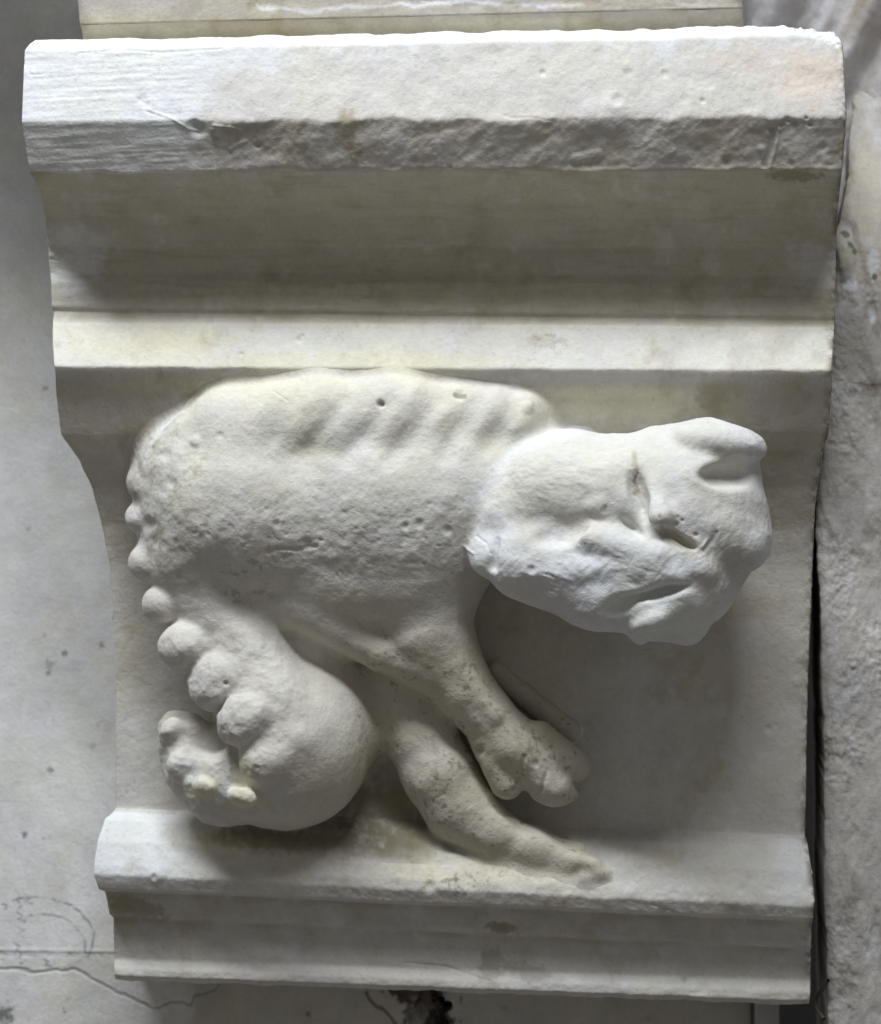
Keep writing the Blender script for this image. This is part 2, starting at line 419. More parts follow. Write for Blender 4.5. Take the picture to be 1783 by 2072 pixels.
    def side(edge, sgn):
        c = P[:, edge].copy()[:, None, :].repeat(K, 1)
        dy = ks[None, :]*(BACK-P[:, edge, 1])[:, None]
        c[..., 1] += dy
        rnd = 4.0*(1-np.exp(-dy/5.0))
        # corners are slightly rounded, cut side is rough
        c[..., 0] += sgn*rnd*0.6 + sgn*1.2*fbm(c[..., 0], c[..., 1], c[..., 2], 14, 3, 70)*np.minimum(1, dy/4)
        return c
    lft = side(0, -1)[:, ::-1][:, :-1]; rgt = side(NC-1, 1)[:, 1:]
    cl = col[:, :1].repeat(K-1, 1)
    cr = col[:, -1:].repeat(K-1, 1)
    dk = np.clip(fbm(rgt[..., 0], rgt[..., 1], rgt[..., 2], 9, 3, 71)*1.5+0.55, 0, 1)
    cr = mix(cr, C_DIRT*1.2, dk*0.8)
    P = np.concatenate([lft, P, rgt], 1); col = np.concatenate([cl, col, cr], 1)
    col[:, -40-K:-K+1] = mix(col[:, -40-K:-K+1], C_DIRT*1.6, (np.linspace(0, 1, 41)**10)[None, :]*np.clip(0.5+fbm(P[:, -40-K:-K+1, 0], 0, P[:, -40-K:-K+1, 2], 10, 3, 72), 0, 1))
    return P, np.clip(col, 0.02, 0.9)

org = unproj(891, 2040, 300)*S
corbel = empty('plaster_corbel', org, 'white plaster corbel cast with a crouching carved beast, in front of the pale wall', 'plaster cast')
BP, BC = build_block()
cuts = [('abacus', 0, 4), ('cove_moulding', 4, 12), ('fillet_moulding', 12, 18), ('bell', 18, 25), ('base_moulding', 25, 32), ('plinth', 32, 38)]
def ridx(l): return int(np.argmin(np.abs(lvl-l)))
nr, ncb = BP.shape[:2]
for nm, a, b in cuts:
    ia, ib = ridx(a), ridx(b)
    V = BP[ia:ib+1]; C = BC[ia:ib+1]; n = ib-ia+1
    F = grid_faces(n, ncb)
    if nm in ('abacus', 'plinth'):
        # close the top / the bottom with a slab face running back
        edge = V[0] if nm == 'abacus' else V[-1]
        ec = C[0] if nm == 'abacus' else C[-1]
        kk = 30; q = (np.linspace(0, 1, kk))[:, None, None]
        back = edge.copy(); back[:, 1] = BACK
        cap = edge[None]*(1-q)+back[None]*q
        cap[..., 2] += (1 if nm == 'abacus' else -1)*(np.sin(q[..., 0]*math.pi)*0+0) + 1.0*fbm(cap[..., 0], cap[..., 1], 0, 30, 3, 75)*np.minimum(1, q[..., 0]*8)
        V2 = cap.reshape(-1, 3); F2 = grid_faces(kk, ncb, flip=(nm == 'abacus'))+V.reshape(-1, 3).shape[0]
        F = np.concatenate([F, F2]); V = np.concatenate([V.reshape(-1, 3), V2]); C = np.concatenate([C.reshape(-1, 3), np.repeat(ec[None], kk, 0).reshape(-1, 3)])
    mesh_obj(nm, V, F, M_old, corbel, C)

# ------------------------------------------------------------------ the carved beast: signed distance sculpture in (x, y, h)
VOX = 3.0
HSH = 130.0               # the sculpture's own zero height lies this far behind the front plane
X0, X1, Y0, Y1, H0, H1 = 225, 1600, 700, 1830, -232, 215
gx = np.arange(X0, X1, VOX, dtype=np.float32); gy = np.arange(Y0, Y1, VOX, dtype=np.float32); gh = np.arange(H0, H1, VOX, dtype=np.float32)
F = np.full((len(gx), len(gy), len(gh)), 90.0, np.float32)
def box(lo, hi, pad):
    a = []
    for g, l, h in zip((gx, gy, gh), lo, hi):
        i = max(0, int(np.searchsorted(g, l-pad))); j = min(len(g), int(np.searchsorted(g, h+pad))); a.append(slice(i, max(i+1, j)))
    return tuple(a)
def coords(sl):
    return gx[sl[0]][:, None, None], gy[sl[1]][None, :, None], gh[sl[2]][None, None, :]
def smin(a, b, k):
    h = np.clip(0.5+0.5*(b-a)/k, 0, 1); return b*(1-h)+a*h-k*h*(1-h)
def smax(a, b, k): return -smin(-a, -b, k)
def cap_d(x, y, h, a, b, ra, rb):
    a = np.array(a, np.float32); b = np.array(b, np.float32); d = b-a; L2 = float(d@d)+1e-6
    t = np.clip(((x-a[0])*d[0]+(y-a[1])*d[1]+(h-a[2])*d[2])/L2, 0, 1)
    return np.sqrt((x-a[0]-t*d[0])**2+(y-a[1]-t*d[1])**2+(h-a[2]-t*d[2])**2)-(ra+(rb-ra)*t)
def cap(a, b, ra, rb, k=30, sub=False):
    r = max(ra, rb); lo = [min(p, q)-r for p, q in zip(a, b)]; hi = [max(p, q)+r for p, q in zip(a, b)]
    sl = box(lo, hi, 60+k); x, y, h = coords(sl); d = cap_d(x, y, h, a, b, ra, rb)
    F[sl] = smax(F[sl], -d, k) if sub else smin(F[sl], d, k)
def chain(pts, k=30, kin=None):
    for p, q in zip(pts[:-1], pts[1:]): cap(p[:3], q[:3], p[3], q[3], k)
def ell(c, r, k=30, rot=0, sub=False, tilt=0, yaw=0):
    """rot turns in the picture plane (deg, clockwise), tilt about x, yaw about y"""
    R = max(r); sl = box([v-R for v in c], [v+R for v in c], 50+k); x, y, h = coords(sl)
    x = x-c[0]; y = y-c[1]; h = h-c[2]
    A, B, T = [math.radians(v) for v in (rot, tilt, yaw)]
    u = x*math.cos(A)+y*math.sin(A); v = -x*math.sin(A)+y*math.cos(A); w = h
    v, w = v*math.cos(B)+w*math.sin(B), -v*math.sin(B)+w*math.cos(B)
    u, w = u*math.cos(T)+w*math.sin(T), -u*math.sin(T)+w*math.cos(T)
    k0 = np.sqrt((u/r[0])**2+(v/r[1])**2+(w/r[2])**2); k1 = np.sqrt((u/r[0]**2)**2+(v/r[1]**2)**2+(w/r[2]**2)**2)+1e-6
    d = k0*(k0-1)/k1
    F[sl] = smax(F[sl], -d, k) if sub else smin(F[sl], d, k)

# --- trunk: fullest at the flank line, turning under below it
ell((485, 1015, -140), (212, 208, 208), 60, rot=6)
ell((760, 1010, -140), (270, 212, 212), 70)
ell((900, 985, -120), (175, 185, 175), 50)
cap((470, 866, -62), (640, 846, -48), 95, 88, 40)          # back, along the fillet
cap((640, 846, -48), (800, 842, -48), 88, 86, 40)
cap((800, 842, -48), (1030, 854, -62), 86, 76, 40)
cap((560, 1105, -108), (860, 1115, -96), 114, 132, 70)          # belly
ell((1050, 880, -90), (80, 80, 80), 40)                       # shoulder behind the neck
ell((385, 935, -125), (112, 118, 120), 40, rot=-30)
ell((735, 1250, -175), (120, 80, 95), 30)
ell((610, 1295, -165), (115, 72, 95), 34)
# --- neck
cap((900, 1010, -100), (1080, 990, -70), 150, 110, 40)
# --- near foreleg
chain([(850, 1195, -110, 128), (862, 1280, -100, 92), (902, 1340, -98, 68), (940, 1398, -98, 57), (985, 1450, -104, 51), (1035, 1505, -110, 54), (1085, 1542, -125, 62)], 30)
cap((905, 1320, -48), (1000, 1448, -58), 18, 15, 14)
cap((1000, 1360, -190), (1150, 1478, -190), 22, 26, 14)
cap((700, 1300, -95), (860, 1335, -92), 27, 58, 20)           # elbow flap
chain([(540, 1200, -78, 54), (680, 1268, -66, 40), (775, 1318, -68, 40), (865, 1358, -78, 40)], 13)
ell((745, 1190, -92), (200, 85, 108), 40)
for (ax, ay, bx, by, r0, r1, hh) in [(982, 1500, 1026, 1586, 32, 33, -98), (1050, 1510, 1122, 1592, 36, 38, -88), (1090, 1490, 1162, 1548, 32, 36, -104)]:
    cap((ax, ay, hh), (bx, by, hh-14), r0, r1, 10)
ell((1122, 1606, -122), (48, 24, 40), 14, rot=2)
# --- far foreleg, foot on the ledge
chain([(802, 1360, -190, 74), (848, 1480, -170, 72), (890, 1568, -158, 72), (932, 1638, -164, 68), (990, 1684, -154, 50), (1080, 1718, -150, 42), (1160, 1745, -148, 36), (1197, 1764, -148, 28)], 26)
for (a, b, r) in [(1170, 1742, 17), (1197, 1750, 17), (1211, 1766, 15), (1185, 1777, 14)]: ell((a, b, -119), (r*1.3, r, r), 10, rot=20)
# --- tail: thick smooth mass that coils at the foot
chain([(405, 1130, -130, 122), (450, 1240, -128, 98), (490, 1330, -104, 88), (535, 1420, -68, 86), (560, 1500, -55, 88)], 40)
chain([(560, 1360, -250, 110), (610, 1450, -215, 155), (590, 1520, -128, 156)], 50)
chain([(560, 1560, -95, 116), (455, 1574, -100, 92), (405, 1545, -118, 74), (375, 1500, -130, 54), (358, 1475, -145, 36)], 24)
# hollow inside the coil
ell((418, 1478, -30), (52, 50, 52), 22, rot=-10, sub=True)
cap((478, 1512, -12), (486, 1580, 8), 14, 12, 16, sub=True)
# crest of knobs along the back edge and down the tail
for (a, b, r, hh, k) in [(325, 915, 38, -110, 28), (300, 975, 36, -105, 26), (288, 1045, 29, -110, 18), (301, 1138, 34, -105, 18), (330, 1222, 36, -95, 13), (380, 1308, 48, -72, 11)]:
    ell((a-2, b, hh+3), (r*1.16, r*1.06, r*1.06), k*0.7, rot=-25+17*math.sin(b))
    cap((a+5, b, hh-3), (a+r*1.6, b-r*0.4, hh-10), r*0.95, r*0.62, 22)
ell((440, 1378, -40), (62, 54, 56), 8, rot=-30)
cap((448, 1374, -44), (500, 1356, -52), 50, 38, 24)
ell((502, 1455, 0), (68, 52, 58), 7, rot=-28)
cap((510, 1448, -10), (560, 1425, -20), 47, 40, 26)
cap((528, 1545, 12), (590, 1500, -8), 40, 44, 26)
# lumps on the coil end
for (a, b, rx, ry, hh) in [(350, 1480, 27, 30, -90), (368, 1550, 34, 34, -62), (416, 1592, 27, 22, -22), (490, 1612, 34, 23, 12)]:
    ell((a, b, hh), (rx, ry, 28), 6, rot=18)
# --- ribs
RIBS = [((560, 785), (500, 880)), ((650, 785), (570, 905)), ((742, 785), (655, 925)), ((835, 785), (740, 930)), ((925, 788), (850, 920)), ((1005, 800), (940, 900)), ((1070, 818), (1040, 870))]

# --- head
HK = 26
F0 = F; F = np.full_like(F0, 90.0)
cap((1050, 1000, -50), (1160, 965, -45), 98, 96, HK)
ell((1045, 1055, -10), (103, 98, 95), HK)
cap((1120, 1000, -10), (1400, 1010, 20), 118, 138, HK)
cap((1060, 1125, 45), (1390, 1120, 80), 70, 88, HK)
ell((1428, 1062, 30), (130, 132, 120), HK)
ell((1385, 1158, 25), (118, 116, 100), HK)
cap((1062, 1138, 36), (1215, 1192, 58), 77, 82, HK)
cap((1215, 1190, 58), (1375, 1180, 68), 84, 98, 22)
cap((1275, 1195, 50), (1296, 1276, 66), 84, 26, 30)
cap((1375, 1225, 20), (1388, 1266, 18), 60, 36, 24)
cap((1300, 1258, 30), (1388, 1262, 15), 40, 40, 16)
# ear
cap((1340, 930, 10), (1430, 905, 45), 68, 58, 24)
ell((1455, 896, 62), (97, 43, 66), 16, rot=8)
ell((1472, 955, 18), (66, 72, 68), 24)
ell((1500, 958, 150), (88, 33, 76), 13, rot=-4, sub=True)
ell((1530, 1095, 40), (32, 52, 60), 14)
ell((1515, 1052, 0), (34, 46, 50), 14)
# brow / nose ridge
chain([(990, 1136, 56, 26), (1075, 1150, 90, 28), (1180, 1155, 112, 30), (1290, 1142, 128, 32), (1335, 1156, 132, 31), (1410, 1152, 130, 33)], 20)
cap((1195, 1092, 118), (1330, 1126, 142), 34, 34, 14)
ell((1130, 1075, 128), (60, 30, 30), 14, rot=-12, sub=True)
ell((1450, 1020, 172), (60, 50, 26), 16, rot=30, sub=True)
cap((1310, 930, 66), (1338, 1045, 158), 34, 26, 13)       # fold running down from the ear to the eye
cap((1400, 1040, 120), (1500, 1100, 90), 48, 44, 25)
ell((1415, 1150, 140), (38, 26, 30), 12, rot=30)
ell((1212, 1026, 104), (34, 26, 28), 10)
# eye sockets
ell((1374, 1092, 196), (54, 17, 58), 5, rot=27, sub=True)
cap((1325, 1046, 118), (1440, 1090, 112), 24, 22, 9)
ell((1272, 1062, 168), (44, 17, 52), 9, rot=38, sub=True)
ell((1292, 1000, 140), (18, 60, 26), 12, rot=-14, sub=True)
ell((1318, 1203, 176), (84, 13, 52), 12, rot=-14, sub=True)
ell((1250, 1232, 148), (34, 20, 30), 18, rot=-30, sub=True)
# lower eye and cheek ridge
ell((1338, 1246, 108), (66, 33, 52), 18, rot=-27)
cap((1290, 1270, 106), (1430, 1188, 116), 16, 18, 18)
cap((1290, 1262, 110), (1296, 1290, 62), 14, 12, 12)
# nostril notch at the muzzle's end
cap((1003, 1096, 90), (996, 1146, 92), 9, 12, 7, sub=True)
ell((984, 1118, 35), (36, 44, 44), 22)
HEAD = F; F = smin(F0, HEAD, 16)
headness = np.clip((F0-HEAD)/30+0.5, 0, 1)
del F0

# --- fuse with the moulded face behind, then keep only what stands proud of it
XX, YY = np.meshgrid(gx, gy, indexing='ij')
HB = HSH-block_depth(XX.ravel(), YY.ravel()).reshape(XX.shape).astype(np.float32)
wall_d = (gh[None, None, :]-(HB[..., None]-2.5))*0.92
near = F-wall_d
F = smin(F, wall_d, 26)
import openvdb as vdb
g_ = vdb.FloatGrid(background=5.0)
g_.copyFromArray(np.clip(F, -6, 6).astype(np.float32), tolerance=0.0)
g_.background = 6.0
pts, quads = g_.convertToQuads(isovalue=0.0)
pts = np.asarray(pts, float); quads = np.asarray(quads, dtype=np.int64)
def sample(A, p):
    i = [np.clip(p[:, a], 0, A.shape[a]-1.001) for a in range(3)]
    b = [v.astype(int) for v in i]; f = [v-w for v, w in zip(i, b)]
    r = 0
    for da in (0, 1):
        for db in (0, 1):
            for dc in (0, 1):
                w = (f[0] if da else 1-f[0])*(f[1] if db else 1-f[1])*(f[2] if dc else 1-f[2])
                r = r+w*A[b[0]+da, b[1]+db, b[2]+dc]
    return r
keepv = sample(near, pts) < 34
inside = np.all((pts > 1.2) & (pts < np.array(F.shape)-2.2), 1)
kf = np.all((keepv & inside)[quads], 1)
quads = quads[kf]
used = np.zeros(len(pts), bool); used[quads.ravel()] = True
remap = np.cumsum(used)-1; hn = sample(headness, pts[used]); pts = pts[used]; quads = remap[quads]
x = X0+pts[:, 0]*VOX; y = Y0+pts[:, 1]*VOX; h = H0+pts[:, 2]*VOX
def vnormals(V, Q):
    n = np.cross(V[Q[:, 2]]-V[Q[:, 0]], V[Q[:, 3]]-V[Q[:, 1]])
    out = np.zeros_like(V)
    for j in range(4):
        for c in range(3): out[:, c] += np.bincount(Q[:, j], n[:, c], len(V))
    return out/(np.linalg.norm(out, axis=1, keepdims=True)+1e-9)
def relax(V, Q, it=2):
    e = np.concatenate([Q[:, [0, 1]], Q[:, [1, 2]], Q[:, [2, 3]], Q[:, [3, 0]]])
    cnt = np.bincount(e[:, 0], minlength=len(V))+np.bincount(e[:, 1], minlength=len(V))
    for _ in range(it):
        s = np.stack([np.bincount(e[:, 0], V[e[:, 1], c], len(V))+np.bincount(e[:, 1], V[e[:, 0], c], len(V)) for c in range(3)], 1)
        V = V*0.45+0.55*s/np.maximum(cnt, 1)[:, None]
    return V
V = relax(np.stack([x, y, h], 1), quads, 2)
x, y, h = V.T
Wd = unproj(x, y, HSH-h)
nrm = vnormals(Wd, quads)
ctr = np.mean(nrm[:, 1])
if ctr > 0: nrm = -nrm; quads = quads[:, ::-1]
front = sstep(-0.1, 0.5, -nrm[:, 1])
# ---- relief along the normal (units, + out)
g = 1.3*fbm(x, y, h, 60, 3, 101)+0.4*fbm(x, y, h, 18, 3, 102)
lt = (1-hn)*(1-sstep(520, 700, x))*sstep(1150, 1260, y)
g += lt*4.0*fbm(x, y, h, 62, 2, 131)
newm = hn*sstep(0.35, 0.7, 0.5+0.0*x)  # head is freshly repaired plaster
topcream = (1-hn)
# worn, pitted flank
flank = (1-hn)*blob(x, y, 700, 1085, 380, 95, soft=.5, seed=41)
g += flank*(1.35*fbm(x, y, h, 26, 4, 103, 0.55)-3.0*np.clip(fbm(x, y, h, 12, 3, 104)-0.5, 0, 1))
g += (1-hn)*(1-sstep(1120, 1260, y))*(1.0*fbm(x, y, h, 34, 4, 105, 0.6))
rump = (1-hn)*blob(x, y, 330, 1000, 90, 150, soft=.5, seed=42)
g += rump*(1.2*fbm(x, y, h, 26, 4, 106, 0.6))
for (a, b) in RIBS:
    m = stroke(x, y, [a, b], 19, 1.9)*(1-hn)
    g += 4.5*m*(0.6+0.8*vnoise(x/50,y/50,0,9)+0.2)
    m2 = stroke(x, y, [(a[0]+45, a[1]+30), (b[0]+48, b[1]+5)], 15, 1.9)*(1-hn)
    g -= 4.2*m2*sstep(520, 640, x)
# chisel marks on the head
tool = fbm(x+0.6*y, y-0.3*x, h, 7, 2, 107, 0.6, ax=4.5)
tool2 = fbm(x-1.2*y, y+1.0*x, h, 8, 2, 108, 0.6, ax=5)
tm = hn*np.clip(blob(x, y, 1180, 1145, 210, 55, soft=.4, seed=43)+blob(x, y, 1440, 1140, 90, 75, soft=.4, seed=44), 0, 1)
g += tm*(0.6*np.where(vnoise(x/60, y/60, 0, 5) > 0, tool, tool2))
g += hn*3.2*(0.35-np.abs(fbm(x, y, h, 75, 2, 142)))
g += hn*(0.8*fbm(x, y, h, 22, 4, 109, 0.6))
g += hn*blob(x, y, 1150, 940, 170, 70, rot=-20, seed=45)*(0.7*fbm(x+y, y-0.4*x, h, 8, 2, 110, ax=4))
# crack and cuts
for p_, w_, d_ in [([(1283, 925), (1288, 960), (1284, 975), (1292, 1000)], 1.8, 3.5), ([(1285, 1000), (1298, 1018), (1300, 1030)], 2.5, 2.5),
                   ([(965, 1085), (985, 1100), (992, 1120)], 1.8, 2.5), ([(1335, 1045), (1342, 1068)], 2.5, 3), ([(1415, 1120), (1440, 1095), (1450, 1078)], 4, 3),
                   ([(560, 1110), (600, 1112), (640, 1105)], 4, 2.5), ([(555, 795), (582, 810)], 1.6, 2), ([(478, 1155), (492, 1175), (500, 1200)], 4, 2.5),
                   ([(1100, 1160), (1120, 1165)], 3, 2), ([(370, 835), (330, 870), (312, 900)], 2.5, -2.5), ([(450, 762), (400, 790), (372, 830)], 2.5, -2.5),
                   ([(940, 1105), (958, 1120)], 2, -3), ([(1430, 1092), (1418, 1118)], 3, -2.5)]:
    g -= d_*stroke(x, y, p_, w_, 1.2)
for (a, b, r, dp) in [(770, 816, 7, 9), (930, 800, 10, 6), (457, 1383, 4.5, 7), (1075, 1153, 8, 5), (1380, 1053, 3.5, 3), (1368, 1060, 4.5, 4), (1372, 1046, 3, 3), (1408, 1082, 4, 4), (1222, 1034, 6, 3), (1225, 1026, 4, 3),
                      (395, 893, 10, -5), (1065, 826, 11, -5), (445, 880, 6, 3), (560, 1060, 7, 3), (850, 1060, 9, 4), (905, 1072, 8, 4), (820, 1065, 7, 4), (620, 1098, 10, 4), (545, 1115, 8, 4), (700, 1000, 7, 2),
                      (333, 920, 12, 4), (345, 975, 10, 4), (302, 1060, 12, 5), (310, 1095, 12, 4), (1040, 1600, 8, 4), (1085, 1545, 8, 4), (970, 1520, 10, 5), (890, 1730, 7, 5)]:
    q = np.sqrt((x-a)**2+(y-b)**2)/r
    g -= dp*np.exp(-(q*q)**1.5)
g -= 3.0*stroke(x, y, [(1062, 1530), (1042, 1600)], 3.5, 1.6)*(y > 1500) + 3.0*stroke(x, y, [(1080, 1480), (1108, 1560), (1095, 1600)], 3.5, 1.6)*(y > 1470)
legm = (1-hn)*sstep(1220, 1330, y)*sstep(660, 760, x+0.25*(1500-y)*0)
g += legm*1.6*(0.35-np.abs(fbm(x, y, h, 60, 2, 143)))
g += legm*0.5*fbm(x, y, h, 26, 4, 111, 0.6)
tailm = (1-hn)*sstep(1220, 1330, y)*(1-sstep(660, 760, x))
g += tailm*1.6*(1-np.abs(fbm(x, y, h, 34, 3, 141))*2)*(1-sstep(520, 640, x))
g += tailm*(1.5*fbm(x, y, h, 30, 4, 112, 0.6)*(1-sstep(560, 660, x)*0.7))
fade = sstep(-2.0, 8.0, h-HSH+block_depth(np.round(x/4)*4, y))   # thin rim dies into the block
g = g*fade
Wd = Wd+nrm*g[:, None]
# ---- tint
hgt_ = h-HSH+block_depth(np.round(x/4)*4, y)
col = np.ones((len(x), 3))*C_BASE*1.02
big = fbm(x, y, h, 120, 4, 120)
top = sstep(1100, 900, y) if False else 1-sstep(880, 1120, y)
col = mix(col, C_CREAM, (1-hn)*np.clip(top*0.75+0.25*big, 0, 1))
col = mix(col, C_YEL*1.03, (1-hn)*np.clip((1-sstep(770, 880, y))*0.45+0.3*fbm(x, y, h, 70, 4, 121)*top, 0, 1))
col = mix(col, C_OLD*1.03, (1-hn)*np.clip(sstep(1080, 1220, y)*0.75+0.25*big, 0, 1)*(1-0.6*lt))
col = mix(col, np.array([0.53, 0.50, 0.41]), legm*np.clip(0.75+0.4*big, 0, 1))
col = mix(col, C_YEL*0.92, 0.35*legm*np.clip(fbm(x, y, h, 60, 4, 122)+0.1, 0, 1))
col = mix(col, C_NEW*0.98, hn*np.clip(0.55+0.45*sstep(1060, 1130, y)+0.3*big, 0, 1))
col = mix(col, C_CREAM*0.98, hn*np.clip(0.8*blob(x, y, 1180, 930, 180, 70, rot=-15, seed=46, soft=.6)+0.5*blob(x, y, 1320, 980, 30, 80, rot=-10, seed=47), 0, 1))
col = mix(col, C_BASE*0.98, hn*0.85*np.clip(blob(x, y, 1150, 1040, 120, 55, rot=5, seed=147, soft=.4, warp=.5)+blob(x, y, 1455, 1020, 85, 75, rot=20, seed=148, soft=.5, warp=.5)+blob(x, y, 1470, 1160, 70, 50, seed=149, soft=.5)+.6*blob(x, y, 1130, 1220, 110, 30, rot=20, seed=150), 0, 1))
col = mix(col, C_YEL, 0.35*hn*np.clip(fbm(x, y, h, 22, 4, 123, ax=1.6)+0.05, 0, 1)*(1-sstep(960, 1040, y)))
col = mix(col, C_YEL*0.98, 0.9*np.clip(blob(x, y, 488, 1613, 44, 24, rot=18, seed=48, soft=.2)*1.2+blob(x, y, 415, 1598, 38, 26, seed=49, soft=.2)+0.7*blob(x, y, 494, 1560, 14, 50, seed=50), 0, 1)*(h > -60))
col = mix(col, C_NEW, 0.8*np.clip(blob(x, y, 452, 1605, 14, 26, rot=20, seed=51, soft=.2)+blob(x, y, 375, 1555, 38, 24, rot=50, seed=52, soft=.5)*0.7, 0, 1)*(h > -60))
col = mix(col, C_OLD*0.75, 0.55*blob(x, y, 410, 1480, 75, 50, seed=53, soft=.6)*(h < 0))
col = mix(col, (0.40, 0.36, 0.24), 0.5*stroke(x, y, [(1283, 915), (1288, 960), (1284, 975), (1292, 1000)], 5, 1.5)*hn)
col = mix(col, (0.42, 0.39, 0.29), 0.6*np.clip(blob(x, y, 1376, 1096, 52, 16, rot=27, seed=54, soft=.4), 0, 1)*hn)
col = mix(col, C_NEW*1.02, 0.9*stroke(x, y, [(600, 1178), (700, 1176), (755, 1182)], 6, 1.2)*0.45*(1-hn))
col = mix(col, C_NEW*1.03, (1-hn)*0.9*stroke(x, y, [(470, 757), (400, 785), (372, 825), (330, 862), (305, 905), (290, 935)], 6, 1.2))
col = mix(col, C_NEW*1.0, 0.6*stroke(x+6*fbm(x,y,0,30,3,140), y, [(955, 1010), (975, 985), (1005, 950), (1045, 920), (1080, 890), (1180, 870)], 14, 1.8))
rumpd = np.clip(fbm(x, y, h, 20, 4, 124)-0.1, 0, 1)*1.6
col = mix(col, C_STAIN_SHADE*1.25, np.clip(rumpd, 0, 1)*0.55*rump)
col = mix(col, C_DIRT*1.3, 0.65*(stroke(x, y, [(921, 799), (940, 802)], 5, .8)+stroke(x, y, [(767, 816), (773, 816)], 5, .8)))
# scattered dirt specks, denser on legs and flank
sp = np.clip(fbm(x, y, h, 8, 3, 125, ax=1.5)-0.7, 0, 1)*6
col = mix(col, C_DIRT*1.4, np.clip(sp, 0, 1)*(0.12+0.5*legm)*(1-hn*0.8))
sp = np.clip(fbm(x, y, h, 16, 4, 126, 0.65)-0.25, 0, 1)*4
mold = np.clip(blob(x, y, 1100, 1530, 75, 22, rot=50, seed=60)+blob(x, y, 900, 1610, 60, 50, rot=60, seed=61)+blob(x, y, 960, 1390, 30, 80, rot=-35, seed=62)+blob(x, y, 930, 1520, 40, 60, rot=-40, seed=63)+0.6*blob(x, y, 490, 1180, 60, 60, seed=64), 0, 1)
col = mix(col, C_DIRT*1.3, np.clip(sp, 0, 1)*0.65*mold*(1-hn))
# patchy darker tint where the beast meets the ground
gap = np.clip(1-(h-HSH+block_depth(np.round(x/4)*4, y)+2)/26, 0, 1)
col = mix(col, C_STAIN_SHADE*1.4, (1-hn)*gap*0.35*np.clip(0.5+fbm(x, y, h, 40, 4, 127), 0, 1)*(y > 860))
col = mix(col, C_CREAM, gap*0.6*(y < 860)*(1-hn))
tb = np.clip((x-150)/1510, 0, 1)
ri = np.zeros(len(x), int)
for k_ in range(0, 64):
    m_ = (tb >= k_/64)&(tb <= (k_+1)/64); tt_ = (k_+.5)/64
    ri[m_] = np.clip(np.searchsorted(rows[:, 0]*(1-tt_)+rows[:, 1]*tt_, y[m_]), 0, len(rows)-1)
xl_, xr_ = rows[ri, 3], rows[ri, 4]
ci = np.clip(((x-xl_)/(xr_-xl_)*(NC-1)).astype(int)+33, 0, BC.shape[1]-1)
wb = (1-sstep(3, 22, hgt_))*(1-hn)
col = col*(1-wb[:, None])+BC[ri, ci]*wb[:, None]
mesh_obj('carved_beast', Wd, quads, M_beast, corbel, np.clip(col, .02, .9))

# ------------------------------------------------------------------ background wall slab
def sheet(x0, x1, y0, y1, st, dfun, gfun, cfun):
    xs = np.arange(x0, x1+st, st); ys = np.arange(y0, y1+st, st)
    px, py = np.meshgrid(xs, ys)
    d = dfun(px, py); P = unproj(px, py, d)
    n = grid_normals(P); n = np.where(n[..., 1:2] > 0, -n, n)
    P = P+n*gfun(px, py)[..., None]
    return P, cfun(px, py)
def wall_depth(px, py):
    up = np.clip((950-py)/950, 0, 2.2)
    v = 520+0.15*np.clip(2050-py, -400, 1500)-350*np.clip(up, 0, 1.27)**2.2  # upper wall bent forward, an added overhang that darkens its top
    return np.maximum(v, 150)
CRK = [(-40, 1965), (20, 1962), (70, 1968), (110, 1960), (150, 1965), (190, 1985), (215, 1998), (250, 2012), (285, 2033), (310, 2038), (345, 2028), (385, 2032), (395, 2012), (435, 2002), (455, 1975), (470, 1940)]
def wall_g(x, y):
    g = 1.2*fbm(x, y, 0, 150, 3, 201)+0.35*fbm(x, y, 0, 24, 3, 202)
    g -= 1.6*stroke(x, y, [(-60, 1929), (120, 1932), (245, 1934)], 5, 1.4)*(0.7+0.5*fbm(x, y, 0, 18, 2, 203))
    g += 1.0*stroke(x, y, [(-60, 1921), (245, 1925)], 4, 1.4)
    g -= 2.4*stroke(x, y+5*fbm(x, y, 0, 40, 3, 204), CRK, 3.2, 1.5)
    g += 1.5*sstep(386, 392, x)*sstep(1900, 1960, y)
    hole = blob(x, y, 862, 2075, 38, 75, rot=8, seed=70, soft=.2, warp=.4)
    g -= 60*hole
    return g
